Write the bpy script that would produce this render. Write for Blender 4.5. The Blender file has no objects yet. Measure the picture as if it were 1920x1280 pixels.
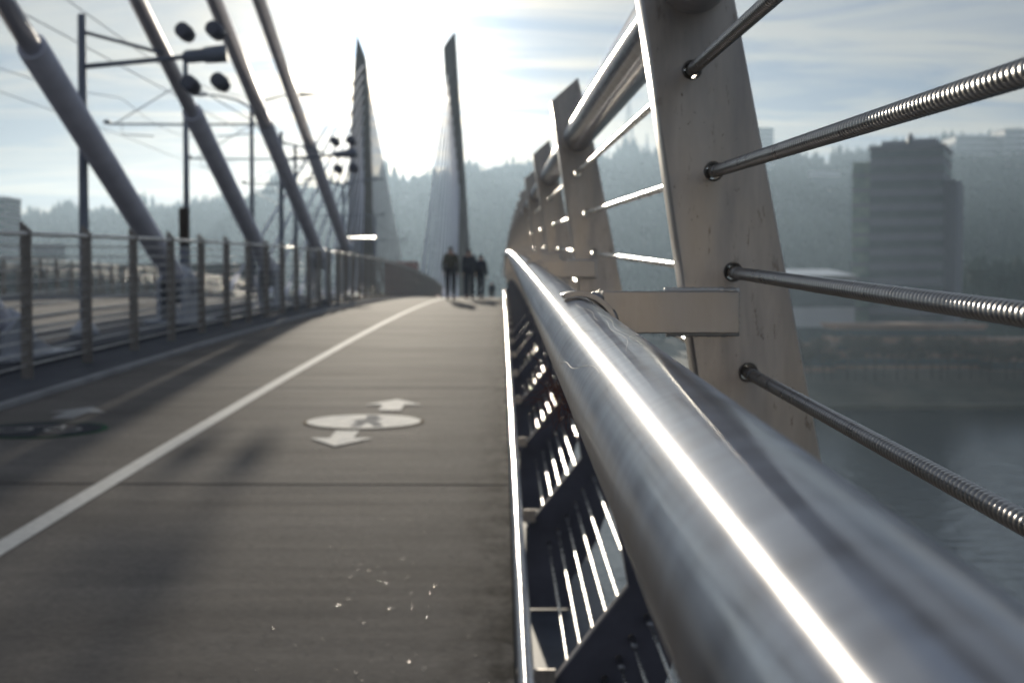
import bpy, bmesh, math, random
from mathutils import Vector, Matrix, noise
random.seed(7)
R = math.radians
sc = bpy.context.scene
col = sc.collection

# ------------------------------------------------------------------ camera, light, exposure
H = 27.0                 # eye height above the river
F = 2667.0               # focal length in pixels of the 1920 frame (50 mm lens)
S, K, YK = 0.035, 0.000327, 127.0
def dz(y):               # vertical curve of the bridge, relative to the eye
    if y <= YK: return S*y - K*y*y
    return S*YK - K*YK*YK + (S-2*K*YK)*(y-YK)
def P(x, y, z): return Vector((x, y, H + z + dz(y)))
def at(px, py, y): return Vector(((px-942)/F*y, y, H + (540-py)/F*y))     # photo pixel at distance y

cam = bpy.data.cameras.new('camera'); co = bpy.data.objects.new('camera', cam); col.objects.link(co)
co.location = (0, 0, H)
cam.lens = 50; cam.sensor_width = 36; cam.clip_start = 0.01; cam.clip_end = 12000
pitch = math.atan(S) - math.atan(193/F)
co.rotation_euler = (math.pi/2 + pitch, 0, -math.atan(18/F))
cam.dof.use_dof = True; cam.dof.focus_distance = 0.80; cam.dof.aperture_fstop = 15.0
cam.dof.aperture_blades = 5; cam.dof.aperture_rotation = R(20)
sc.camera = co

SUN = Vector(((730-942)/F, 1.0, (540-140)/F)).normalized()
el = math.asin(SUN.z); az = math.atan2(SUN.x, SUN.y)
sl = bpy.data.lights.new('sun', 'SUN'); sl.energy = 3.0; sl.angle = R(0.53); sl.color = (1.0, 0.90, 0.74)
so = bpy.data.objects.new('sun', sl); col.objects.link(so)
so.rotation_euler = SUN.to_track_quat('Z', 'Y').to_euler()

w = bpy.data.worlds.new('World'); sc.world = w; w.use_nodes = True
nt = w.node_tree; N = nt.nodes; L = nt.links
bg = N['Background']; bg.inputs[1].default_value = 0.15
sky = N.new('ShaderNodeTexSky'); sky.sky_type = 'NISHITA'; sky.sun_disc = False
sky.sun_elevation = el; sky.sun_rotation = az
sky.air_density = 1.0; sky.dust_density = 0.8; sky.ozone_density = 3.0
def wn(t, **kw):
    n = N.new(t)
    for k, v in kw.items(): setattr(n, k, v)
    return n
def wmath(op, a, b=None, clamp=False):
    n = N.new('ShaderNodeMath'); n.operation = op; n.use_clamp = clamp
    for i, v in enumerate((a, b)):
        if v is None: continue
        if isinstance(v, (int, float)): n.inputs[i].default_value = v
        else: L.new(v, n.inputs[i])
    return n.outputs[0]
tc = wn('ShaderNodeTexCoord')
sep = wn('ShaderNodeSeparateXYZ'); L.new(tc.outputs['Generated'], sep.inputs[0])
# thin cirrus lying on a high flat layer: direction divided by height
zz = wmath('ADD', wmath('MAXIMUM', sep.outputs[2], 0.0), 0.06)
cx = wmath('DIVIDE', sep.outputs[0], zz); cy = wmath('DIVIDE', sep.outputs[1], zz)
cmb = wn('ShaderNodeCombineXYZ'); L.new(cx, cmb.inputs[0]); L.new(cy, cmb.inputs[1])
mp = wn('ShaderNodeMapping'); L.new(cmb.outputs[0], mp.inputs[0])
mp.inputs['Rotation'].default_value = (0, 0, R(10)); mp.inputs['Scale'].default_value = (0.8, 1.5, 1)
nz = wn('ShaderNodeTexNoise'); nz.inputs['Scale'].default_value = 1.1; nz.inputs['Detail'].default_value = 7
nz.inputs['Roughness'].default_value = 0.55; nz.inputs['Distortion'].default_value = 0.9; L.new(mp.outputs[0], nz.inputs['Vector'])
rp = wn('ShaderNodeValToRGB'); rp.color_ramp.elements[0].position = 0.38; rp.color_ramp.elements[1].position = 0.60
L.new(nz.outputs[0], rp.inputs[0])
sd = wn('ShaderNodeVectorMath', operation='DOT_PRODUCT'); L.new(tc.outputs['Generated'], sd.inputs[0]); sd.inputs[1].default_value = SUN
d0 = wmath('MAXIMUM', sd.outputs['Value'], 0.0)
# cloud veil brightens towards the sun as thin cirrus does (forward scattering)
g1 = wmath('MULTIPLY', wmath('POWER', d0, 10), 0.3)
g2 = wmath('MULTIPLY', wmath('POWER', d0, 170), 3.2)
g3 = wmath('MULTIPLY', wmath('POWER', d0, 650), 16.0)
gw = wmath('ADD', wmath('ADD', g1, g2), g3)
cc = wn('ShaderNodeMix', data_type='RGBA', blend_type='MULTIPLY'); cc.inputs[0].default_value = 1
tint = wn('ShaderNodeMix', data_type='RGBA'); L.new(rp.outputs[0], tint.inputs[0])
tint.inputs[6].default_value = (0.36, 0.54, 0.88, 1); tint.inputs[7].default_value = (1.12, 1.12, 1.08, 1); L.new(tint.outputs[2], cc.inputs[6])
cg = wn('ShaderNodeCombineColor'); [L.new(wmath('ADD', wmath('MULTIPLY', gw, (1.16, .98, .76)[i]), (1.32,1.35,1.42)[i]), cg.inputs[i]) for i in range(3)]
L.new(cg.outputs[0], cc.inputs[7])
# cloud low over the horizon is creamier, seen through more air
hz_ = wmath('SUBTRACT', 1.0, wmath('DIVIDE', sep.outputs[2], 0.20), True)
wt = wn('ShaderNodeMix', data_type='RGBA'); L.new(hz_, wt.inputs[0]); wt.inputs[6].default_value = (1,1,1,1); wt.inputs[7].default_value = (1.04,.93,.74,1)
cw = wn('ShaderNodeMix', data_type='RGBA', blend_type='MULTIPLY'); cw.inputs[0].default_value = 1; L.new(cc.outputs[2], cw.inputs[6]); L.new(wt.outputs[2], cw.inputs[7])
mx = wn('ShaderNodeMix', data_type='RGBA'); 
mx.inputs[0].default_value = 0.94
L.new(sky.outputs[0], mx.inputs[6]); L.new(cw.outputs[2], mx.inputs[7])
L.new(mx.outputs[2], bg.inputs[0])

vs = sc.view_settings; vs.view_transform = 'Standard'; vs.look = 'None'; vs.exposure = 0.40; vs.gamma = 1; vs.use_curve_mapping = False
sc.render.engine = 'CYCLES'
sc.cycles.use_denoising = True; sc.cycles.max_bounces = 6; sc.cycles.volume_bounces = 0
sc.cycles.sample_clamp_indirect = 4; sc.cycles.use_adaptive_sampling = False
sc.cycles.caustics_reflective = False; sc.cycles.caustics_refractive = False

# ------------------------------------------------------------------ materials
def mat(name, color, rough=0.6, metal=0.0, var=0.0, scale=5.0, stretch=(1,1,1), color2=None, bump=0.0, bscale=None,
        rvar=0.0, spec=0.5, emit=None, aniso=0.0, detail=6):
    m = bpy.data.materials.new(name); m.use_nodes = True
    t = m.node_tree; n = t.nodes; l = t.links; b = n['Principled BSDF']
    b.inputs['Base Color'].default_value = (*color, 1); b.inputs['Roughness'].default_value = rough
    b.inputs['Metallic'].default_value = metal; b.inputs['Specular IOR Level'].default_value = spec
    tcn = n.new('ShaderNodeTexCoord'); mpn = n.new('ShaderNodeMapping'); mpn.inputs['Scale'].default_value = stretch
    l.new(tcn.outputs['Object'], mpn.inputs[0])
    ns = n.new('ShaderNodeTexNoise'); ns.inputs['Scale'].default_value = scale; ns.inputs['Detail'].default_value = detail
    ns.inputs['Roughness'].default_value = 0.6; l.new(mpn.outputs[0], ns.inputs['Vector'])
    if color2 is None: color2 = tuple(c*(1-var) for c in color)
    cr = n.new('ShaderNodeValToRGB'); cr.color_ramp.elements[0].position = 0.32; cr.color_ramp.elements[1].position = 0.68
    cr.color_ramp.elements[0].color = (*color2, 1); cr.color_ramp.elements[1].color = (*color, 1)
    l.new(ns.outputs[0], cr.inputs[0]); l.new(cr.outputs[0], b.inputs['Base Color'])
    if rvar:
        mr = n.new('ShaderNodeMapRange'); mr.inputs[1].default_value = .3; mr.inputs[2].default_value = .7
        mr.inputs[3].default_value = rough-rvar; mr.inputs[4].default_value = rough+rvar
        l.new(ns.outputs[0], mr.inputs[0]); l.new(mr.outputs[0], b.inputs['Roughness'])
    if bump:
        n2 = n.new('ShaderNodeTexNoise'); n2.inputs['Scale'].default_value = bscale or scale*4; n2.inputs['Detail'].default_value = 4
        l.new(mpn.outputs[0], n2.inputs['Vector'])
        bp = n.new('ShaderNodeBump'); bp.inputs['Strength'].default_value = bump; bp.inputs['Distance'].default_value = 0.01
        l.new(n2.outputs[0], bp.inputs['Height']); l.new(bp.outputs[0], b.inputs['Normal'])
    return m

M = {}
M['steel_fin'] = mat('brushed_plate_steel', (0.62,0.57,0.52), 0.36, 1.0, scale=9, stretch=(3,3,0.8), color2=(0.52,0.46,0.40), rvar=0.06, bump=0.03, bscale=150)
M['steel_rail'] = mat('handrail_steel', (0.58,0.58,0.61), 0.085, 1.0, scale=22, stretch=(.5,2.2,.5), color2=(0.40,0.39,0.40), rvar=0.035, bump=0.012)
M['steel_rod'] = mat('rod_steel', (0.60,0.58,0.55), 0.28, 1.0, scale=30, color2=(0.45,0.43,0.4), rvar=0.05)
M['steel_wrap'] = mat('wound_cable_steel', (0.42,0.40,0.38), 0.30, 1.0, scale=40, color2=(0.3,0.28,0.26), rvar=0.05)
M['steel_dark'] = mat('fascia_steel', (0.10,0.105,0.12), 0.5, 0.0, scale=6, color2=(0.07,0.07,0.08))
M['foot'] = mat('shade_dark_foot_steel', (0.15,0.14,0.165), 0.5, 0.0, scale=8, color2=(0.10,0.095,0.11), spec=.3)  # same plate as the post; deeper shade low down put into its colour
M['steel_bolt'] = mat('screw_steel', (0.35,0.34,0.34), 0.3, 1.0)
M['weld'] = mat('weld_bead', (0.62,0.60,0.57), 0.42, 1.0, scale=200, color2=(0.2,0.18,0.17))
M['post'] = mat('fence_post_steel', (0.38,0.34,0.30), 0.5, 0.7, var=.3, scale=10)
M['wire'] = mat('fence_cable_steel', (0.7,0.68,0.65), 0.4, 0.8, var=.2)
M['tube'] = mat('painted_stay_tube', (0.78,0.77,0.84), 0.38, 0.0, var=.18, scale=2.5, stretch=(1,1,1))
M['tube_pale'] = mat('painted_anchor', (0.50,0.51,0.54), 0.45, 0.0, var=.2, scale=4)
M['far_cable'] = mat('pale_cable_sheath', (0.75,0.75,0.80), 0.45, 0.0, var=.1)
M['pole'] = mat('galvanised_pole', (0.26,0.28,0.33), 0.5, 0.3, var=.2)
M['lamp'] = mat('lamp_casing', (0.13,0.13,0.16), 0.5, 0.2, var=.2)
M['concrete'] = mat('tower_concrete', (0.22,0.20,0.18), 0.8, var=.2, scale=.6)
M['kerb'] = mat('kerb_concrete', (0.42,0.41,0.40), 0.8, var=.3, scale=3)
M['strip'] = mat('edge_strip_concrete', (0.12,0.12,0.13), 0.9, spec=.15, var=.35, scale=3)
M['road'] = mat('roadway_concrete', (0.14,0.14,0.145), 0.9, spec=.12, var=.3, scale=1)
M['paint'] = mat('worn_white_paint', (0.80,0.78,0.72), 0.80, spec=.2, scale=14, stretch=(1,2.2,1), color2=(0.50,0.49,0.45), rvar=.1)
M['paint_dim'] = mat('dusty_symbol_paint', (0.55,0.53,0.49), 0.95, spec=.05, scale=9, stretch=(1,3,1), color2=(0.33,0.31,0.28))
M['paint_black'] = mat('black_symbol_paint', (0.03,0.03,0.035), 0.9, var=.3, spec=0)
M['paint_green'] = mat('green_symbol_paint', (0.06,0.16,0.08), 0.95, var=.3, spec=.05)
M['paint_brown'] = mat('brown_symbol_paint', (0.22,0.15,0.08), 0.95, var=.3, spec=.05)
M['forest'] = mat('conifer_foliage', (0.05,0.075,0.045), 0.9, scale=.02, color2=(0.03,0.045,0.035))
M['hill'] = mat('wooded_hillside', (0.06,0.08,0.05), 0.95, scale=.01, color2=(0.035,0.05,0.035))
M['bank'] = mat('riverbank_earth', (0.20,0.17,0.12), 0.95, scale=.05, color2=(0.07,0.07,0.05))
M['bwall'] = mat('building_wall', (0.24,0.23,0.26), 0.6, var=.15, scale=.1)
M['bwall_pale'] = mat('pale_building_wall', (0.55,0.55,0.55), 0.7, var=.15, scale=.1)
M['bwall_brown'] = mat('brown_building_wall', (0.55,0.36,0.25), 0.8, var=.3, scale=.1)
M['bglass'] = mat('window_glass', (0.07,0.09,0.10), 0.18, spec=.7, var=.3, scale=.3)
M['bglass_green'] = mat('green_window_glass', (0.10,0.16,0.14), 0.2, spec=.7, color2=(0.35,0.40,0.30), scale=.25)
M['roof_white'] = mat('white_roof', (0.8,0.8,0.78), 0.4, var=.1, scale=.1)
M['viaduct'] = mat('viaduct_steel', (0.05,0.05,0.055), 0.7, var=.2, scale=.1)
M['flare_red'] = mat('flare_tinted_panel', (0.55,0.30,0.25), 0.6, var=.3, scale=1)  # red tint of lens flare painted into the wall colour
M['bark'] = mat('bark', (0.10,0.07,0.05), 0.9, var=.4, scale=1)
M['weld'] = mat('weld_bead', (0.8,0.77,0.72), 0.42, 1.0)
M['twigs'] = mat('autumn_twigs', (0.16,0.10,0.06), 0.9, color2=(0.08,0.07,0.04), scale=.3)
M['skin'] = mat('skin', (0.45,0.27,0.2), 0.6, var=.1)
M['olive'] = mat('olive_cloth', (0.11,0.09,0.06), 0.9, var=.3, scale=8)
M['navy'] = mat('navy_cloth', (0.03,0.03,0.05), 0.9, var=.3, scale=8)
M['trouser'] = mat('dark_trouser_cloth', (0.045,0.04,0.045), 0.9, var=.3, scale=8)
M['hair'] = mat('hair', (0.04,0.03,0.02), 0.8, var=.3, scale=20)
M['shoe'] = mat('shoe_leather', (0.03,0.03,0.03), 0.6)
M['fibre'] = mat('rust_brown_fibre', (0.22,0.07,0.03), 0.8, spec=.1)
M['thread'] = mat('pale_scratch_glint', (0.75,0.70,0.60), 0.4)
M['white_gloss'] = mat('white_enamel', (0.8,0.8,0.8), 0.15, 0.6)

# walkway: transversely brushed dark concrete with wheel wear, stains and tiny glinting aggregate
def walkway_mat():
    m = mat('brushed_walkway_concrete', (0.14,0.13,0.12), 0.85, spec=0.008)
    t = m.node_tree; n = t.nodes; l = t.links; b = n['Principled BSDF']
    tcn = [x for x in n if x.type == 'TEX_COORD'][0]
    def noise_(scale, stretch, detail=6, rough=.6):
        mp_ = n.new('ShaderNodeMapping'); mp_.inputs['Scale'].default_value = stretch; l.new(tcn.outputs['Object'], mp_.inputs[0])
        x = n.new('ShaderNodeTexNoise'); x.inputs['Scale'].default_value = scale; x.inputs['Detail'].default_value = detail
        x.inputs['Roughness'].default_value = rough; l.new(mp_.outputs[0], x.inputs['Vector']); return x.outputs[0]
    def ramp(v, p0, c0, p1, c1):
        r = n.new('ShaderNodeValToRGB'); r.color_ramp.elements[0].position = p0; r.color_ramp.elements[1].position = p1
        r.color_ramp.elements[0].color = (*c0, 1); r.color_ramp.elements[1].color = (*c1, 1); l.new(v, r.inputs[0]); return r.outputs[0]
    def mul(a, c, f=1.0):
        x = n.new('ShaderNodeMix'); x.data_type = 'RGBA'; x.blend_type = 'MULTIPLY'; x.inputs[0].default_value = f
        l.new(a, x.inputs[6]); l.new(c, x.inputs[7]); return x.outputs[2]
    big = ramp(noise_(.5, (1, 1.6, 1)), .3, (.23,.204,.176), .7, (.39,.348,.30))
    streak = ramp(noise_(1.0, (.45, 4, 1), 10, .78), .3, (.76,.76,.77), .68, (1,1,1))
    fine = ramp(noise_(38, (.8, 1.8, 1), 7, .8), .34, (.50,.50,.50), .66, (1,1,1))
    c = mul(mul(big, streak), fine)
    sx = n.new('ShaderNodeSeparateXYZ'); l.new(tcn.outputs['Object'], sx.inputs[0])
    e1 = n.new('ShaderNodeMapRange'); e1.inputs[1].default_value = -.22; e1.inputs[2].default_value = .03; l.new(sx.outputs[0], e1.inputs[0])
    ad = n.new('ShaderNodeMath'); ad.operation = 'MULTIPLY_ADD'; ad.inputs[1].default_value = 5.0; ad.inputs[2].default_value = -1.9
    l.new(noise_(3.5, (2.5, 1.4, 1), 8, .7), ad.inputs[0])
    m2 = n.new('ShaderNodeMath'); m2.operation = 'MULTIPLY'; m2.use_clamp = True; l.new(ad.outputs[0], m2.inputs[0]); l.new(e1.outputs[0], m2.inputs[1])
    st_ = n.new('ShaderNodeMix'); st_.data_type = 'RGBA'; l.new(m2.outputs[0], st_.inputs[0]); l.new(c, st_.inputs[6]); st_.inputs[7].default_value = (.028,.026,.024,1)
    l.new(st_.outputs[2], b.inputs['Base Color'])
    mr = n.new('ShaderNodeMapRange'); mr.inputs[1].default_value = .3; mr.inputs[2].default_value = .7; mr.inputs[3].default_value = .76; mr.inputs[4].default_value = .88
    l.new(noise_(1.0, (.3, 9, 1), 8, .75), mr.inputs[0]); l.new(mr.outputs[0], b.inputs['Roughness'])
    bp = n.new('ShaderNodeBump'); bp.inputs['Strength'].default_value = .35; bp.inputs['Distance'].default_value = .004
    l.new(noise_(60, (.7, 1.4, 1), 6, .75), bp.inputs['Height']); l.new(bp.outputs[0], b.inputs['Normal'])
    return m
M['walk'] = walkway_mat()

def water_mat():
    m = bpy.data.materials.new('river_water'); m.use_nodes = True
    t = m.node_tree; n = t.nodes; l = t.links; b = n['Principled BSDF']
    b.inputs['Base Color'].default_value = (.025,.04,.05,1); b.inputs['Roughness'].default_value = .12
    tcn = n.new('ShaderNodeTexCoord'); mp_ = n.new('ShaderNodeMapping'); mp_.inputs['Scale'].default_value = (.6, 1, 1); l.new(tcn.outputs['Object'], mp_.inputs[0])
    a = n.new('ShaderNodeTexNoise'); a.inputs['Scale'].default_value = .45; a.inputs['Detail'].default_value = 5; l.new(mp_.outputs[0], a.inputs['Vector'])
    bp = n.new('ShaderNodeBump'); bp.inputs['Strength'].default_value = 1; bp.inputs['Distance'].default_value = .35
    l.new(a.outputs[0], bp.inputs['Height']); l.new(bp.outputs[0], b.inputs['Normal'])
    return m
M['water'] = water_mat()

# steel plate: stains and pits with a shape of their own
def add_pits(m):
    t = m.node_tree; n = t.nodes; l = t.links; b = n['Principled BSDF']
    src = b.inputs['Base Color'].links[0].from_socket
    tcn = [x for x in n if x.type == 'TEX_COORD'][0]
    def layer(src, scale, stretch, lo, hi, col_):
        mp_ = n.new('ShaderNodeMapping'); mp_.inputs['Scale'].default_value = stretch; l.new(tcn.outputs['Object'], mp_.inputs[0])
        x = n.new('ShaderNodeTexNoise'); x.inputs['Scale'].default_value = scale; x.inputs['Detail'].default_value = 5
        x.inputs['Roughness'].default_value = .65; l.new(mp_.outputs[0], x.inputs['Vector'])
        r = n.new('ShaderNodeValToRGB'); r.color_ramp.elements[0].position = lo; r.color_ramp.elements[1].position = hi; l.new(x.outputs[0], r.inputs[0])
        mxn = n.new('ShaderNodeMix'); mxn.data_type = 'RGBA'; l.new(r.outputs[0], mxn.inputs[0]); l.new(src, mxn.inputs[6]); mxn.inputs[7].default_value = (*col_, 1)
        return mxn.outputs[2]
    s = layer(src, 55, (1.8, 1, .5), .61, .70, (.27,.21,.16))
    s = layer(s, 140, (1, 1, .6), .64, .72, (.22,.17,.13))
    s = layer(s, 7, (2.0, 1, .35), .46, .68, (.37,.34,.32))
    l.new(s, b.inputs['Base Color'])
M['steel_bar'] = M['steel_fin'].copy()
add_pits(M['steel_fin'])
def brush(m, an, body_rough, f):
    t = m.node_tree; n = t.nodes; l = t.links; b = n['Principled BSDF']
    tv = n.new('ShaderNodeCombineXYZ'); tv.inputs[1].default_value = 1.0
    b.inputs['Anisotropic'].default_value = an; l.new(tv.outputs[0], b.inputs['Tangent'])
    b2 = n.new('ShaderNodeBsdfPrincipled'); b2.inputs['Metallic'].default_value = 1; b2.inputs['Anisotropic'].default_value = an; l.new(tv.outputs[0], b2.inputs['Tangent']); b2.inputs['Roughness'].default_value = body_rough
    l.new(b.inputs['Base Color'].links[0].from_socket, b2.inputs['Base Color'])
    mxs = n.new('ShaderNodeMixShader'); mxs.inputs[0].default_value = f
    l.new(b.outputs[0], mxs.inputs[1]); l.new(b2.outputs[0], mxs.inputs[2]); l.new(mxs.outputs[0], n['Material Output'].inputs[0])
brush(M['steel_rail'], 1.0, .34, .6)

# ------------------------------------------------------------------ mesh helpers
class MB:
    def __init__(s): s.v = []; s.f = []
    def add(s, vs_, fs_):
        o = len(s.v); s.v += [tuple(v) for v in vs_]; s.f += [tuple(i+o for i in f) for f in fs_]; return s
    def box(s, a, b):
        (x0,y0,z0),(x1,y1,z1) = a, b
        return s.add([(x0,y0,z0),(x1,y0,z0),(x1,y1,z0),(x0,y1,z0),(x0,y0,z1),(x1,y0,z1),(x1,y1,z1),(x0,y1,z1)],
                     [(0,3,2,1),(4,5,6,7),(0,1,5,4),(1,2,6,5),(2,3,7,6),(3,0,4,7)])
    def tube(s, pts, r, seg=12, cap=True):
        pts = [Vector(p) for p in pts]; n = len(pts)
        rs = r if isinstance(r, (list, tuple)) else [r]*n
        d = (pts[1]-pts[0]).normalized(); up = Vector((0,0,1)) if abs(d.z) < .9 else Vector((1,0,0))
        vs_, fs_ = [], []; u = None
        for i, p in enumerate(pts):
            d = (pts[min(i+1,n-1)]-pts[max(i-1,0)]).normalized()
            if u is None: u = d.cross(up).normalized()
            else: u = (u - d*u.dot(d)).normalized()
            v = d.cross(u)
            for k in range(seg):
                a = 2*math.pi*k/seg; vs_.append(p + (u*math.cos(a)+v*math.sin(a))*rs[i])
        for i in range(n-1):
            for k in range(seg):
                a, b = i*seg+k, i*seg+(k+1)%seg; fs_.append((a, b, b+seg, a+seg))
        if cap: fs_.append(tuple(range(seg))[::-1]); fs_.append(tuple((n-1)*seg+k for k in range(seg)))
        return s.add(vs_, fs_)
    def sweep(s, prof, ys, z_of=None, closed=True):
        """profile of (x,z) carried along the bridge line"""
        vs_, fs_ = [], []; m_ = len(prof)
        for y in ys:
            for (x, z) in prof: vs_.append(P(x, y, z))
        for i in range(len(ys)-1):
            for k in range(m_ if closed else m_-1):
                a, b = i*m_+k, i*m_+(k+1)%m_; fs_.append((a, a+m_, b+m_, b))
        if closed: fs_.append(tuple(range(m_))); fs_.append(tuple((len(ys)-1)*m_+k for k in range(m_))[::-1])
        return s.add(vs_, fs_)
    def build(s, name, m_, parent=None, smooth=False, bevel=0, seg=2):
        me = bpy.data.meshes.new(name); me.from_pydata(s.v, [], s.f); me.update()
        bm = bmesh.new(); bm.from_mesh(me); bmesh.ops.recalc_face_normals(bm, faces=bm.faces); bm.to_mesh(me); bm.free()
        me.materials.append(m_)
        o = bpy.data.objects.new(name, me); col.objects.link(o)
        if smooth: me.shade_smooth()
        if parent: 
            o.parent = parent; o.matrix_parent_inverse = parent_inv(parent)
        if bevel:
            b = o.modifiers.new('bevel', 'BEVEL'); b.width = bevel; b.segments = seg; b.limit_method = 'ANGLE'
        return o
def parent_inv(p):
    m = Matrix.Translation(p.location)
    q = p.parent
    while q: m = Matrix.Translation(q.location) @ m; q = q.parent
    return m.inverted()
def tag(o, label=None, cat=None, group=None, kind=None):
    if label: o['label'] = label
    if cat: o['category'] = cat
    if group: o['group'] = group
    if kind: o['kind'] = kind
    return o
def empty(name, loc, label, cat, group=None):
    o = bpy.data.objects.new(name, None); o.location = loc; o.empty_display_size = .2; col.objects.link(o)
    return tag(o, label, cat, group)
def struct(o): o['kind'] = 'structure'; return o
def copy_tree(o, off, parent=None):
    c = o.copy(); col.objects.link(c)
    if parent is None: c.location = o.location + off
    else: c.parent = parent
    for ch in list(o.children): copy_tree(ch, off, c)
    return c
def frange(a, b, st):
    r = []; 
    while a < b-1e-6: r.append(a); a += st
    return r + [b]

# ------------------------------------------------------------------ the bridge deck
YS = [-150,-60,-30,-14,-6,0] + frange(2, 60, 2) + frange(64, 340, 4)
struct(MB().sweep([(-3.95,-1.3),(0.036,-1.3),(0.036,-1.62),(-3.95,-1.62)], YS).build('walkway', M['walk']))
struct(MB().sweep([(-4.80,-1.255),(-3.97,-1.255),(-3.97,-1.62),(-4.80,-1.62)], YS).build('walkway_edge', M['strip']))
struct(MB().sweep([(-3.965,-1.250),(-3.90,-1.250),(-3.90,-1.297),(-3.965,-1.297)], YS).build('kerb', M['kerb']))
struct(MB().sweep([(-6.10,-1.17),(-4.82,-1.17),(-4.82,-1.62),(-6.10,-1.62)], YS).build('median', M['strip']))
struct(MB().sweep([(-6.26,-1.12),(-6.11,-1.12),(-6.11,-1.62),(-6.26,-1.62)], YS).build('kerb', M['kerb']))
struct(MB().sweep([(-15.4,-1.32),(-6.27,-1.32),(-6.27,-1.62),(-15.4,-1.62)], YS).build('roadway', M['road']))
struct(MB().sweep([(-15.6,-1.12),(-15.42,-1.12),(-15.42,-1.62),(-15.6,-1.62)], YS).build('kerb', M['kerb']))
struct(MB().sweep([(-17.2,-1.22),(-15.62,-1.22),(-15.62,-1.62),(-17.2,-1.62)], YS).build('median', M['strip']))
struct(MB().sweep([(-21.6,-1.3),(-17.22,-1.3),(-17.22,-1.62),(-21.6,-1.62)], YS).build('walkway', M['walk']))
struct(MB().sweep([(-21.6,-1.64),(0.02,-1.64),(-1.8,-3.1),(-19.8,-3.1)], YS).build('bridge_girder', M['steel_dark']))
struct(MB().sweep([(0.04,-1.345),(0.375,-1.345),(0.375,-1.60),(0.04,-1.60)], YS).build('bridge_fascia', M['steel_dark']))
tr = MB()
for x in (-8.0,-9.435,-12.2,-13.635): tr.sweep([(x-.035,-1.30),(x+.035,-1.30),(x+.035,-1.318),(x-.035,-1.318)], YS)
struct(tr.build('tram_rails', M['steel_dark']))
# transverse joints in the walkway
j = MB()
for y in (7.62, 12.9, 18.2, 23.5, 28.8, 34.1, 39.4, 44.7): 
    j.add([P(-3.89,y+.05,-1.2985),P(.034,y-.03,-1.2985),P(.034,y-.008,-1.2985),P(-3.89,y+.072,-1.2985)],[(0,1,2,3)])
struct(j.build('expansion_joint', M['paint_black']))

# loose grit that glints in the low sun
gr = MB(); rnd = random.Random(77)
for i in range(1500):
    y = 3.2 + 9*rnd.random()**1.4; x = rnd.uniform(-2.6, -.03) if rnd.random() < .35 else -abs(rnd.gauss(0,.8)) - .03
    if x < -3.8: continue
    q = rnd.uniform(.0005,.00115); c = P(x, y, -1.2975); tx, ty = rnd.gauss(0,.10), rnd.gauss(0,.10)
    t4 = [c + Vector((q*math.cos(a), q*math.sin(a)*1.1, .002 + q*(tx*math.cos(a)+ty*math.sin(a)))) for a in (0,1.3,2.6,3.9,5.1)]
    b4 = [c + Vector((q*1.4*math.cos(a), q*1.4*math.sin(a), -.0022)) for a in (0,1.3,2.6,3.9,5.1)]
    gr.add(t4+b4, [(0,1,2,3,4)] + [(k,(k+1)%5,5+(k+1)%5,5+k) for k in range(5)])
tag(gr.build('grit', mat('mica_grit', (.6,.58,.52), .24, .35)), 'fine grit glinting on the walkway concrete', None, None, 'stuff')

# painted marks (sheets a few mm above the concrete)
ln = MB(); vv = []
for y in YS:
    vv += [P(-2.185,y,-1.296), P(-2.075,y,-1.296)]
ln.add(vv, [(2*i,2*i+1,2*i+3,2*i+2) for i in range(len(YS)-1)])
struct(ln.build('lane_line', M['paint']))
def disc(cx_, cy_, r, z, mt, r0=0):
    b = MB(); n = 48
    if r0: b.add([P(cx_+rr*math.cos(2*math.pi*k/n), cy_+rr*math.sin(2*math.pi*k/n), z) for rr in (r0, r) for k in range(n)], [(k,(k+1)%n,n+(k+1)%n,n+k) for k in range(n)])
    else: b.add([P(cx_+r*math.cos(2*math.pi*k/n), cy_+r*math.sin(2*math.pi*k/n), z) for k in range(n)], [tuple(range(n))])
    return b
def poly(pts, z):
    return MB().add([P(x, y, z) for x, y in pts], [tuple(range(len(pts)))])
def arrow(cx_, cy_, s_, sg, skew=0):
    pts = [(-.07,-.30),(.07,-.30),(.07,.02),(.185,.02),(0,.36),(-.185,.02),(-.07,.02)]
    q = [(cx_+x*s_+skew*y*sg, cy_+y*s_*sg) for x, y in pts]
    return q if sg > 0 else q[::-1]
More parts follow.
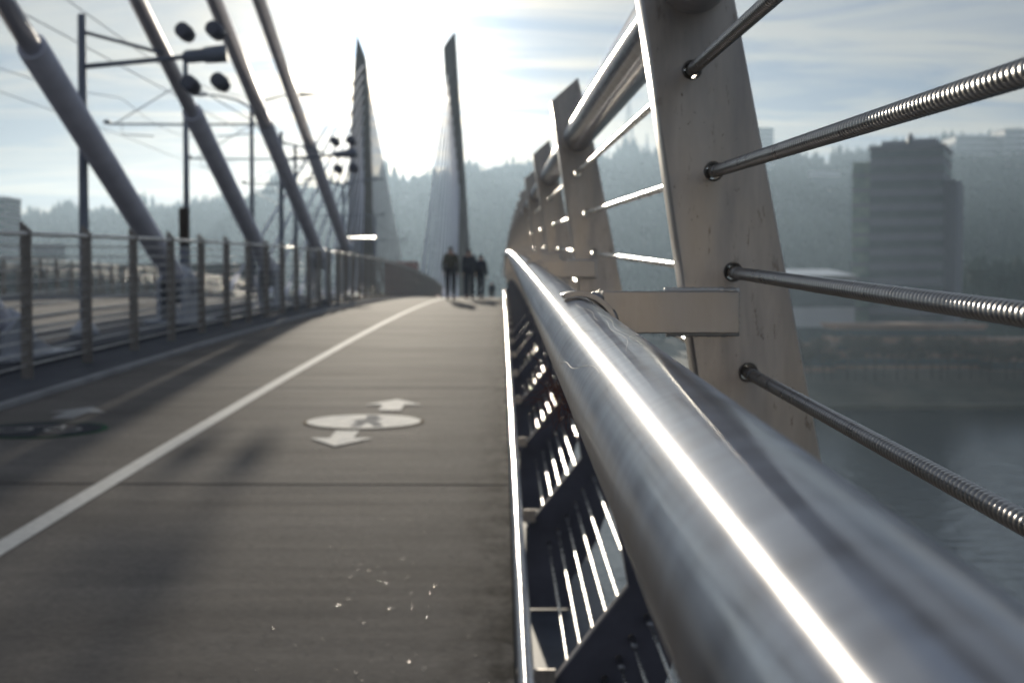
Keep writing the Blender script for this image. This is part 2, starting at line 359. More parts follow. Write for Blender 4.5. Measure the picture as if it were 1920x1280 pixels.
def symbol(cx_, cy_, dim, kind):
    e = empty('road_marking', P(cx_, cy_, -1.296), 
      'round white walker symbol with two arrows painted on the sunlit walkway' if kind == 'walk' else 'shaded round bicycle symbol with an arrow painted left of the white line', 'road marking')
    if kind == 'walk':
        disc(cx_, cy_, .44, -1.296, 0).build('roundel', M['paint_brown'], e)
        disc(cx_, cy_, .415, -1.293, 0).build('disc_face', M['paint'], e)
        f = poly([(cx_-.07,cy_-.30),(cx_-.0,cy_-.28),(cx_+.03,cy_-.05),(cx_+.10,cy_-.28),(cx_+.16,cy_-.26),(cx_+.08,cy_+.05),(cx_+.13,cy_+.16),(cx_+.02,cy_+.2),(cx_-.08,cy_+.02),(cx_-.03,cy_-.05)], -1.290)
        for k in range(12): pass
        f.v += disc(cx_+.04, cy_+.28, .05, -1.290, 0).v; f.f.append(tuple(range(10, 58)))
        f.build('walker_figure', M['paint_dim'], e)
        poly(arrow(cx_+.13, cy_+1.08, 1.25, 1), -1.294).build('arrow', M['paint'], e)
        poly(arrow(cx_-.06, cy_-.88, 1.15, -1), -1.294).build('arrow', M['paint'], e)
    else:
        disc(cx_, cy_, .46, -1.296, 0).build('roundel', M['paint_green'], e)
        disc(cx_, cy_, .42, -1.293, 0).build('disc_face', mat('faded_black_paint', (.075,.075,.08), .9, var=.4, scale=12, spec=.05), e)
        b = disc(cx_-.17, cy_-.04, .13, -1.290, 0, .10); b2 = disc(cx_+.17, cy_-.04, .13, -1.290, 0, .10); b.add(b2.v, b2.f)
        b.add([P(cx_-.17,cy_-.04,-1.29),P(cx_-.14,cy_-.04,-1.29),P(cx_-.05,cy_+.14,-1.29),P(cx_-.08,cy_+.14,-1.29)],[(0,1,2,3)])
        b.add([P(cx_-.07,cy_+.12,-1.289),P(cx_+.10,cy_+.12,-1.289),P(cx_+.10,cy_+.15,-1.289),P(cx_-.07,cy_+.15,-1.289)],[(0,1,2,3)])
        b.add([P(cx_+.15,cy_-.04,-1.288),P(cx_+.18,cy_-.04,-1.288),P(cx_+.12,cy_+.2,-1.288),P(cx_+.09,cy_+.2,-1.288)],[(0,1,2,3)])
        b.build('bicycle_figure', M['paint_dim'], e)
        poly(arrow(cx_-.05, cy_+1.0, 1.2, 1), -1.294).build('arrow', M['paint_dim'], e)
symbol(-1.01, 10.35, 0, 'walk'); symbol(-3.22, 9.9, 0, 'bike')

# ------------------------------------------------------------------ the railing beside the camera
rl = empty('railing', P(.1, 1.29, -1.3), 'brushed steel handrail fence with tall leaning plate posts and wound cables, right of the walkway', 'railing')
FY0, SP = 1.29, 1.94
HOLES = [(.169,.150),(.189,.060),(.207,-.030),(.221,-.120)] 
zz_ = -.21
while zz_ > -.80: HOLES.append((.221+(-.12-zz_)*.165, zz_)); zz_ -= .09
LOW = [(.330,-.857),(.294,-.905),(.266,-.953),(.234,-1.0),(.202,-1.05),(.170,-1.10)]
UPPER = [(.109,.31),(.170,.364),(.206,.218),(.288,-.20),(.366,-.62),(.2575,-.62),(.174,-.12),(.143,.085)]
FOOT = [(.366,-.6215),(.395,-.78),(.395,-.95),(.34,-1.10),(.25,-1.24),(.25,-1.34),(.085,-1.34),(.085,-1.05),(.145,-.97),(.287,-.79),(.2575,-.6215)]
def fin_mesh(prof, holes, m_, nm, ex):
    cu = bpy.data.curves.new('fin', 'CURVE'); cu.dimensions = '2D'; cu.fill_mode = 'BOTH'; cu.extrude = ex; cu.bevel_depth = .0022; cu.bevel_resolution = 2; cu.offset = -.0022
    def spl(pts):
        s_ = cu.splines.new('POLY'); s_.points.add(len(pts)-1); s_.use_cyclic_u = True
        for i, (x, z) in enumerate(pts): s_.points[i].co = (x, z, 0, 1)
    spl(prof)
    for (x, z) in holes: spl([(x+.0070*math.cos(2*math.pi*k/20), z+.0070*math.sin(2*math.pi*k/20)) for k in range(20)])
    o = bpy.data.objects.new('fin', cu); col.objects.link(o)
    bpy.context.view_layer.update()
    me = bpy.data.meshes.new_from_object(o.evaluated_get(bpy.context.evaluated_depsgraph_get()))
    bpy.data.objects.remove(o)
    for v in me.vertices: v.co = (v.co.x, -v.co.z + .009, v.co.y)
    bm = bmesh.new(); bm.from_mesh(me); bmesh.ops.remove_doubles(bm, verts=bm.verts, dist=1e-5); bmesh.ops.recalc_face_normals(bm, faces=bm.faces); bm.to_mesh(me); bm.free()
    me.materials.clear(); me.materials.append(m_); me.name = nm
    return me
AL = HOLES + LOW
finme = fin_mesh(UPPER, [h for h in AL if h[1] > -.61], M['steel_fin'], 'post', .022)
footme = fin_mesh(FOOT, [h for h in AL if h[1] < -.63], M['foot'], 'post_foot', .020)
NF = 40
def place(me, name, loc, parent):
    o = bpy.data.objects.new(name, me); o.location = loc; col.objects.link(o); o.parent = parent; o.matrix_parent_inverse = parent_inv(parent); return o
# bracket, weld and clamp built once at the first post
def bracket_mb():
    b = MB(); b.box((.088,-.036,-.0845),(.2095,-.0165,-.047)); return b
def weld_mb():
    b = MB(); pts = []
    x0, x1, z0, z1 = .145, .2105, -.0855, -.046
    n = 90; per = [(x0,z1),(x1,z1),(x1,z0),(x0,z0)]
    segs = [(per[i], per[i+1]) for i in range(3)]
    tot = sum(math.dist(a, c) for a, c in segs); d = 0; rs = []
    for a, c in segs:
        ll = math.dist(a, c); m_ = int(n*ll/tot)
        for k in range(m_):
            t = k/m_; i = len(pts)
            pts.append((a[0]+(c[0]-a[0])*t, -.0165, a[1]+(c[1]-a[1])*t)); rs.append(.0023+.0004*math.sin(i*1.9)+random.uniform(-.0002,.0002))
    return b.tube(pts, rs, 8)
def clamp_mb():
    b = MB(); r0, r1 = .0304, .0352; n = 20; vs_ = []
    for k in range(n+1):
        a = R(112 - k/n*125)
        for y in (-.072,-.018):
            for r in (r0, r1): vs_.append((.065+r*math.cos(a), y, -.082+r*math.sin(a)))
    fs_ = []
    for k in range(n):
        o = 4*k
        fs_ += [(o,o+1,o+5,o+4),(o+1,o+3,o+7,o+5),(o+3,o+2,o+6,o+7),(o+2,o,o+4,o+6)]
    fs_ += [(0,2,3,1),(4*n,4*n+1,4*n+3,4*n+2)]
    return b.add(vs_, fs_)
def screw_mb():
    b = MB()
    for a, y in ((58,-.041),(22,-.041)):
        c, s_ = math.cos(R(a)), math.sin(R(a)); p = lambda r: (.065+r*c, y, -.082+r*s_)
        b.tube([p(.034), p(.0365), p(.0382), p(.0388)], [.0065,.0063,.0048,.002], 14)
    return b
MBs = {'handrail_bracket': (bracket_mb(), M['steel_bar'], .0012), 'weld_seam': (weld_mb(), M['weld'], 0), 'handrail_clamp': (clamp_mb(), M['steel_bar'], .0006), 'screw': (screw_mb(), M['steel_bolt'], 0)}
protos = {}
for k in range(-1, NF):
    y = FY0 + k*SP
    fo = place(finme, 'post', P(0, y, 0), rl)
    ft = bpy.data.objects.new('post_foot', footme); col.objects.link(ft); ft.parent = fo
    for nm, (mb_, mt_, bv) in MBs.items():
        if k > 14 and nm in ('weld_seam', 'screw'): continue
        if nm not in protos:
            o = mb_.build(nm, mt_, None, smooth=nm in ('weld_seam','screw','handrail_clamp'), bevel=bv)
            if nm == 'handrail_clamp': o.data.shade_flat()
            protos[nm] = o
        else:
            o = protos[nm].copy(); col.objects.link(o)
        o.parent = fo; o.matrix_parent_inverse = Matrix.Identity(4); o.location = (0,0,0)
RY = frange(-1.5, 5, .25) + frange(6, FY0+(NF-1)*SP+.5, 1.0)
hr = MB().tube([P(.065, y, -.082) for y in RY], .030, 64).build('handrail', M['steel_rail'], rl, smooth=True)
MB().sweep([(.050,-.1105),(.080,-.1105),(.080,-.127),(.050,-.127)], RY).build('light_channel', M['steel_fin'], hr, bevel=.0008)
MB().tube([P(.170, y, .2325) for y in RY], .0325, 40).build('top_rail', M['steel_rail'], rl, smooth=True)
MB().tube([P(.053, y, -.97) for y in RY], .019, 24).build('toe_rail', M['steel_rail'], rl, smooth=True)
for k in range(0, NF):
    y = FY0 + k*SP
    b = MB(); b.box((.050,-.006,-1.02),(.12,.006,-.975)); b.tube([(.05,-.02,-.986),(.05,.02,-.986)], .019, 20)
    o = b.build('toe_rail_bracket', M['steel_fin'], None); o.location = P(0, y-.02, 0); o.parent = rl; o.matrix_parent_inverse = parent_inv(rl)
# rods: smooth beyond the first post, close-wound spiral in the near bay
fy_end = FY0 - .003
for i, (x, z) in enumerate(HOLES + LOW):
    near = i < 4
    r_ = .0046 if i < len(HOLES) else .004
    ys_ = ([FY0-.02] if near else [-.65]) + [y for y in RY if y > (FY0 if near else -.6)]
    MB().tube([P(x, y, z) for y in ys_], r_ if near else .0040, 12).build('rod', M['steel_rod'], rl, smooth=True)
    if near:
        pitch_, per = .0063, 9; L0, L1 = -.35, FY0-.03
        n = int((L1-L0)/pitch_*per); seg = 28; vs_ = []; fs_ = []
        for a_ in range(n+1):
            y = L0+(L1-L0)*a_/n; c = P(x, y, z)
            for s_ in range(seg):
                th = 2*math.pi*s_/seg
                ph = ((y-L0)/pitch_ + s_/seg) % 1.0
                rr = 0.0043 + .00115*math.sqrt(max(0, 1-(2*ph-1)**2))
                vs_.append((c.x+rr*math.cos(th), c.y, c.z+rr*math.sin(th)))
        for a_ in range(n):
            for s_ in range(seg):
                p_, q_ = a_*seg+s_, a_*seg+(s_+1)%seg; fs_.append((p_, q_, q_+seg, p_+seg))
        MB().add(vs_, fs_).build('wound_cable', M['steel_wrap'], rl, smooth=True)
        MB().tube([P(x, FY0-.045, z), P(x, FY0-.02, z)], .0057, 20).build('cable_collar', M['steel_wrap'], rl, smooth=True)
for i, (x, z) in enumerate(LOW):       # swaged ends on the second post
    for k in (1, 2, 3):
        y = FY0 + k*SP
        MB().tube([P(x,y-.09,z),P(x,y-.085,z),P(x,y-.016,z)], [.004,.0075,.0075], 14).build('rod_fitting', M['steel_bolt'], rl, smooth=True)

# fibres snagged under the handrail
def wisps(n, base, spread, length, r, curl, seed):
    rnd = random.Random(seed); b = MB()
    for _ in range(n):
        p = Vector(base(rnd)); d = Vector((rnd.uniform(-1,1)*spread[0], rnd.uniform(-1,1)*spread[1], rnd.uniform(-1,.6)*spread[2])).normalized()
        pts = [p.copy()]; m_ = 9; ll = length*rnd.uniform(.4,1)/m_; ax = Vector((rnd.gauss(0,1),rnd.gauss(0,1),rnd.gauss(0,1))).normalized()
        for _k in range(m_):
            d = (Matrix.Rotation(rnd.uniform(.2,1)*curl, 3, ax) @ d).normalized(); p = p + d*ll; pts.append(p.copy())
        b.tube(pts, r, 3, cap=False)
    return b
o = wisps(170, lambda r: P(.049 - abs(r.gauss(0,.004)), r.gauss(1.20,.07), -.125-abs(r.gauss(0,.006))), (.8,2.0,1.0), .045, .00011, .30, 3).build('fibre_tuft', M['fibre'])
tag(o, 'rust-coloured tuft of curly fibres snagged on the lower edge of the handrail', 'fibres')
b = MB(); rnd = random.Random(11)  # thin pale strands standing in for glints in the rail's scratches
for i in range(6):
    y0 = rnd.uniform(.62,1.12); a0 = R(rnd.uniform(85,135)); da = rnd.uniform(-.5,.5); cv = rnd.uniform(-1,1)*.9; ln_ = rnd.uniform(.08,.30); pts = []
    for k in range(45):
        t = k/44; a = a0 + da*t + cv*t*t*.5 + .06*math.sin(t*9+i); pts.append(P(.065+.0303*math.cos(a), y0+ln_*t, -.082+.0303*math.sin(a)))
    b.tube(pts, .00008, 5, cap=False)
tag(b.build('thread', M['thread']), 'pale hair-thin strands modelling glints in scratches along the top of the handrail', 'threads')

# ------------------------------------------------------------------ cable fences on the left
def fence(x, y0, n, label, cables=10, group=None):
    e = empty('fence', P(x, y0, -1.3), label, 'fence', group)
    pm = MB(); w_ = .055
    vs_ = []
    for yy in (-.007,.007): vs_ += [(-w_,yy,-1.27),(w_,yy,-1.27),(w_,yy,.13),(-w_+.02,yy,.215),(-w_,yy,.205)]
    pm.add(vs_, [(0,1,2,3,4),(9,8,7,6,5),(0,5,6,1),(1,6,7,2),(2,7,8,3),(3,8,9,4),(4,9,5,0)])
    pm.box((-.075,-.05,-1.29),(.10,.06,-1.268))
    p0 = None
    for k in range(n):
        y = y0 + k*1.94
        if p0 is None:
            p0 = pm.build('post', M['post'], None); p0.location = P(x, y, 0); p0.parent = e; p0.matrix_parent_inverse = parent_inv(e)
        else:
            c = p0.copy(); col.objects.link(c); c.location = P(x, y, 0); c.parent = e; c.matrix_parent_inverse = parent_inv(e)
    ys_ = frange(y0-4, y0+(n-1)*1.94+1, 1.94)
    MB().tube([P(x+.02, y, .10) for y in ys_], .022, 10).build('top_rail', M['wire'], e, smooth=True)
    for i in range(cables):
        MB().tube([P(x, y, -.01-i*.112) for y in ys_], .0085, 6).build('cable', M['wire'], e, smooth=True)
    return e
fence(-4.46, 13.36-1.94*4, 52, 'long brown steel cable fence between the walkway and the grey stay tubes', 11)
fence(-17.25, 30, 50, 'far cable fence beyond the tram roadway, half hidden by the near fence', 3)
fence(-21.5, 40, 48, 'farthest cable fence along the outer edge of the opposite walkway', 3)

# ------------------------------------------------------------------ stay tubes and their anchors
def stay_near(px0, py0, px1, py1, Yb, x, label, step=None):
    Y0 = x*F/(px0-942); Y1 = x*F/(px1-942)
    A = Vector((x, Y0, H+(540-py0)/F*Y0)); B = Vector((x, Y1, H+(540-py1)/F*Y1)); d = (B-A).normalized()
    e = empty('stay_cable', (A.x, A.y, H-1.17+dz(A.y)), label, 'stay cable', 'fat grey stay tubes rising from the left fence')
    st = A + d*(step if step else 7.5)
    MB().tube([A-d*.25, A+d*.2, st-d*.02, st], [.165,.172,.172,.16], 32).build('sleeve', M['tube'], e, smooth=True)
    c = MB(); c.tube([st-d*.01, st+d*.05], .168, 32); c.build('sleeve_collar', M['tube'], e, smooth=False, bevel=.01)
    q = A + d*(step or 7.5); far = A + d*60
    tb = MB().tube([q+d*.03, far], .118 if Y0 < 36 else .148, 28).build('tube', M['tube'], e, smooth=True)
    # rubber-sealed joints seen as faint dark bands
    # anchor: domed cap, plate and raking gusset
    g = empty_child('anchor', e)
    cap = MB(); cap.tube([A-d*.62, A-d*.55, A-d*.42, A-d*.22, A-d*.05, A+d*.02], [.10,.22,.285,.30,.25,.175], 28)
    cp = cap.build('anchor', M['tube_pale'], e, smooth=True)
    zb = H-1.17+dz(A.y)
    gs = MB()
    for xs in (-.22,.16):
        pts = [(0,-.35,zb),(0,1.15,zb),(0,1.15,zb+.06),(0,.42,A.z-.10),(0,.1,A.z+.12),(0,-.35,A.z-.05)]
        vs_ = [(x+xs, A.y+p_[1], p_[2]) for p_ in pts] + [(x+xs+.06, A.y+p_[1], p_[2]) for p_ in pts]
        n = len(pts); gs.add(vs_, [tuple(range(n)), tuple(range(n, 2*n))[::-1]] + [(k,(k+1)%n,n+(k+1)%n,n+k) for k in range(n)])
    gs.build('gusset', M['tube_pale'], e)
    MB().box((x-.36,A.y-.6,zb-.01),(x+.36,A.y+1.5,zb+.05)).build('base_plate', M['tube_pale'], e, bevel=.01)
    return e
def empty_child(n, e): return None
stay_near(330,520, 12,0, 23.5, -5.2, 'fattest grey stay tube, leaning from the left edge of the picture down to the fence', 7.2)
stay_near(505,505, 262,0, 31.9, -5.2, 'second grey stay tube from the left, its collar bright just under the overhead wires', 8.1)
stay_near(600,480, 405,0, 40.8, -5.2, 'third grey stay tube from the left, passing behind the lamp cluster', 9.5)
stay_near(648,462, 488,0, 47.2, -5.2, 'fourth and slimmest grey stay tube, nearest the bright sun glare', 9)
stay_near(-3,610, -560,-200, 14.7, -5.2, 'pale stay anchor cut off by the left edge of the picture behind the fence', 3.4)

# ------------------------------------------------------------------ bridge towers and their cable fans
TY = 174.0
def tower(name, label, pts_l, pts_r, tip):
    e = empty(name, (((pts_l[-1][0]+pts_r[-1][0])/2-942)/F*TY, TY, 0), label, 'bridge tower')
    b = MB(); vs_ = []; D = 1.5
    lv = [(l, r_) for l, r_ in zip(pts_l, pts_r)]
    for l, r_ in lv:
        A = at(l[0], l[1], TY); B = at(r_[0], r_[1], TY); m_ = (A+B)/2; w_ = (B-A)*.5
        for (u, v) in ((-1,-.5),(-.5,-1),(.5,-1),(1,-.5),(1,.5),(.5,1),(-.5,1),(-1,.5)):
            q = m_ + w_*u; q.y += v*D*(1+ .35*lv.index((l, r_))/len(lv)); vs_.append(q)
    fs_ = [tuple(range(8))[::-1]]
    for i in range(len(lv)-1):
        for k in range(8): a, c = i*8+k, i*8+(k+1)%8; fs_.append((a, c, c+8, a+8))
    fs_.append(tuple((len(lv)-1)*8+k for k in range(8)))
    b.add(vs_, fs_).build('tower_leg', M['concrete'], e)
    return e
tR = tower('bridge_tower', 'right-hand tall concrete bridge tower with a slanted top, behind the walkers',
   [(832,95),(834,130),(837,180),(843,260),(850,340),(857,440),(862,560),(868,900)], [(855,65),(858,110),(862,180),(868,260),(873,340),(879,440),(887,560),(902,900)], 1)
tL = tower('bridge_tower', 'left-hand concrete bridge tower with a slanted top, right beside the sun glare',
   [(672,70),(668,120),(665,170),(661,240),(657,320),(653,440),(650,560),(640,900)], [(688,112),(691,140),(693,170),(695,240),(697,320),(700,440),(704,560),(712,900)], -1)
# pier under the deck
for x in (-4.5, -17.0):
    o = MB().tube([Vector((x,TY,-3)), Vector((x,TY,14))], 2.2, 16).build('pier', M['concrete'], None); tag(o, 'river pier under the left tower' if x < -10 else 'river pier under the right tower', 'pier')
for side, (xa, topx) in enumerate(((-5.3, 838), (-16.3, 685))):
    nm = 'right' if side == 0 else 'left'
    for dirn in (-1, 1):
        for i in range(12):
            y = TY + dirn*(11 + i*7.2); 
            if y < 88 and side == 0: continue
            py = 330 - i*18.5
            T = at(topx + (py-120)*(.11 if side == 0 else 0.0), py, TY); T.y += dirn*1.0
            A = P(xa, y, -1.1)
            lab = 'thin pale stay cable fanning from the %s tower down to the %s deck' % (nm, 'near' if dirn < 0 else 'far')
            e = empty('stay_cable', A, lab, 'stay cable', 'pale stay cables of the %s tower, %s side' % (nm, 'near' if dirn < 0 else 'far'))
            d = (T-A).normalized()
            MB().tube([A+d*4, T], .10, 8).build('cable', M['far_cable'], e, smooth=True)
            MB().tube([A, A+d*4.2], .17, 10).build('sleeve', M['tube'], e, smooth=True)

# ------------------------------------------------------------------ lamp poles beside the fence
def lamp_pole(Y, label):
    x = -5.42; B = P(x, Y, -1.17); g = B.z
    e = empty('lamp_pole', B, label, 'lamp pole', 'poles carrying four barrel lamps over the walkway')
    MB().tube([B, B+Vector((0,0,.0))+Vector((0,0,.02)), B+Vector((0,0,1.7)), B+Vector((0,0,4.12)), B+Vector((0,0,4.16))], [.068,.068,.062,.05,.045], 20).build('pole', M['pole'], e, smooth=True)
    f = MB(); f.tube([B+Vector((0,0,.005)), B+Vector((0,0,.10)), B+Vector((0,0,.22))], [.20,.17,.08], 20); f.build('pole_foot', M['tube_pale'], e, smooth=True)
    a0 = B+Vector((.03,0,3.49)); a1 = B+Vector((1.28,0,3.61)); a2 = B+Vector((1.86,0,3.66))
    MB().tube([a0, a1], [.034,.032], 14).build('arm', M['pole'], e, smooth=True)
    MB().tube([B+Vector((.03,0,3.93)), B+Vector((1.05,0,3.66))], .024, 10).build('brace', M['pole'], e, smooth=True)
    hb = MB(); hb.tube([a1, a1+(a2-a1)*.1, a1+(a2-a1)*.5, a1+(a2-a1)*.52, a2], [.03,.085,.085,.105,.115], 18); hb.build('junction_box', M['pole'], e, smooth=True)
    for lx, lz in ((1.33,3.93),(1.72,3.95),(1.40,3.26),(1.78,3.29)):
        c = B+Vector((lx,0,lz)); d = Vector((.22,.93,-.22)).normalized()*.27
        lb = MB(); lb.tube([c-d*.42, c-d*.40, c+d*.15, c+d*.5, c+d*.52], [.078,.10,.104,.088,.03], 24)
        l_ = lb.build('lamp', M['lamp'], e, smooth=True)
        v = MB(); v.tube([c-d*.50, c-d*.41], [.109,.109], 24, cap=False); v.build('lamp_hood', M['pole'], l_, smooth=True)
        y_ = MB(); sgn = -1 if lz > 3.6 else 1
        for s_ in (-.125,.125): y_.tube([c+Vector((s_,0,0)), c+Vector((s_,0,sgn*.24)), c+Vector((0,0,sgn*.28))], .008, 6)
        y_.build('yoke', M['pole'], l_, smooth=True)
    return e
lamp_pole(18.5, 'nearest tall pole carrying an arm of four dark barrel lamps beside the first stay tube')
lamp_pole(35.0, 'second lamp pole, its four small dark lamps just left of the left tower')

# ------------------------------------------------------------------ overhead wire masts along the centre of the roadway
def mast(Y, hgt, label, wings=False):
    x = -10.9; B = P(x, Y, -1.3)
    e = empty('catenary_mast', B, label, 'mast', 'overhead wire masts between the tram tracks')
    MB().tube([B, B+Vector((0,0,hgt))], [.12,.085], 16).build('mast_pole', M['pole'], e, smooth=True)
    for s_ in (-1, 1):
        a = MB(); t = B+Vector((0,0,6.0)); q = t+Vector((s_*2.7,0,.02)); a.tube([t, q], .035, 8); a.tube([t+Vector((0,0,1.5)), t+Vector((s_*2.4,0,.05))], .02, 6)
        a.tube([q+Vector((-s_*.5,0,0)), q+Vector((-s_*.5,0,-.35)), q+Vector((-s_*1.6,0,-.42))], .02, 6); a.tube([q+Vector((-s_*.1,0,.07)),q+Vector((s_*.12,0,.07))], .07, 8)
        a.build('cantilever_arm', M['pole'], e, smooth=True)
        if wings:
            g = MB(); p0 = B+Vector((0,0,hgt-.1)); g.tube([p0, p0+Vector((s_*.6,0,.35)), p0+Vector((s_*1.4,0,.55)), p0+Vector((s_*2.0,0,.58))], [.05,.045,.04,.035], 8)
            g.tube([p0+Vector((s_*1.9,0,.58)), p0+Vector((s_*2.2,0,.59)), p0+Vector((s_*2.9,0,.6))], [.05,.09,.03], 8); g.build('street_light_arm', M['pole'], e, smooth=True)
    return e
mast(49.3, 8.4, 'dark overhead wire mast standing left of the second stay tube')
mast(62.2, 8.3, 'overhead wire mast topped with two curved street light arms', True)
mast(75.2, 8.0, 'slim overhead wire mast between the third and fourth stay tubes')
mast(98, 8.0, 'small distant overhead wire mast seen just right of the left tower', True)
mast(122, 8.0, 'most distant overhead wire mast near the bridge towers')
mast(22, 8.4, 'overhead wire mast outside the left edge of the picture')
for x, lab in ((-8.7,'overhead tram wires over the nearer track'),(-13.1,'overhead tram wires over the farther track')):
    e = empty('overhead_wire', P(x, 22, 4.5), lab, 'overhead wire')
    ys_ = [0,22,49.3,62.2,75.2,98,122,150,200]
    MB().tube([P(x, y, 4.33) for y in ys_], .012, 5).build('contact_wire', M['pole'], e)
    pts = []
    for a_, c_ in zip(ys_[:-1], ys_[1:]):
        for t in (0,.25,.5,.75): pts.append(P(x, a_+(c_-a_)*t, 5.6 - 3.4*t*(1-t)*(c_-a_)/30))
    MB().tube(pts, .012, 5).build('messenger_wire', M['pole'], e)

# small things near the crest
o = empty('signal_box', P(-5.55, 24.9, -1.17), 'tall narrow brown steel box beside the second mast above the fence', 'signal box')
MB().box((o.location.x-.02-.055, 24.85, o.location.z+.05),(o.location.x-.02+.055, 25.0, o.location.z+1.25)).build('post', M['pole'], o)
MB().box((o.location.x-.07, 24.80, o.location.z+1.25),(o.location.x+.07, 25.0, H+(540-390)/F*24.9)).build('casing', M['bark'], o, bevel=.01)
A = at(677, 446, 50)
e = empty('sign_panel', (A.x, 50, P(0,50,-1.2).z), 'bright sunlit narrow white panel on a slim post in front of the left tower', 'sign')
MB().tube([(A.x,50.1,e.location.z),(A.x,50.1,A.z)], .04, 10).build('post', M['pole'], e)
b = MB(); ang = R(36); 
b.box((-.52,-.42,-.03),(.52,.42,.03)); o = b.build('panel', M['roof_white'], None, bevel=.01); o.location = A; o.rotation_euler = (R(4.0),0,0); o.parent = e; o.matrix_parent_inverse = parent_inv(e)
# wall at the foot of the towers
c0 = at(722, 490, 118); c1 = at(782, 560, 118)
o = MB().box((c0.x, 117, c1.z-2.5),(c1.x, 121, c0.z)).build('cabinet', M['flare_red'], None, bevel=.03); tag(o, 'low cabinet tinted red like lens flare, standing at the foot of the towers beyond the crest', 'cabinet')
vs_ = []
pA, pB = at(765,512,112), at(842,566,92)
MBw = MB(); 
for (p_, xo) in ((pA,0),(pB,0),(pA,-.3),(pB,-.3)):
    vs_ += [(p_.x+xo, p_.y, p_.z), (p_.x+xo, p_.y, p_.z-3.4)]
MBw.add(vs_, [(0,2,3,1),(4,5,7,6),(0,4,6,2),(1,3,7,5),(0,1,5,4),(2,6,7,3)])
tag(MBw.build('parapet', M['flare_red'], None), 'sloping dark parapet running from the flare-tinted cabinet to the walkway', 'wall')

# ------------------------------------------------------------------ people
def skin_mesh(verts, edges, radii, sub=2):
    me = bpy.data.meshes.new('sk'); me.from_pydata(verts, edges, []); o = bpy.data.objects.new('sk', me); col.objects.link(o)
    md = o.modifiers.new('skin', 'SKIN'); md.use_smooth_shade = True
    for i, r in enumerate(radii):
        r = r if isinstance(r, tuple) else (r, r); me.skin_vertices[0].data[i].radius = r
    me.skin_vertices[0].data[0].use_root = True
    s_ = o.modifiers.new('s', 'SUBSURF'); s_.levels = sub; s_.render_levels = sub
    bpy.context.view_layer.update()
    out = bpy.data.meshes.new_from_object(o.evaluated_get(bpy.context.evaluated_depsgraph_get()))
    bpy.data.objects.remove(o); out.shade_smooth(); return out
def add_me(me, name, m_, e, s):
    me.materials.clear(); me.materials.append(m_); o = bpy.data.objects.new(name, me); col.objects.link(o); o.parent = e; o.scale = (s,s,s); return o
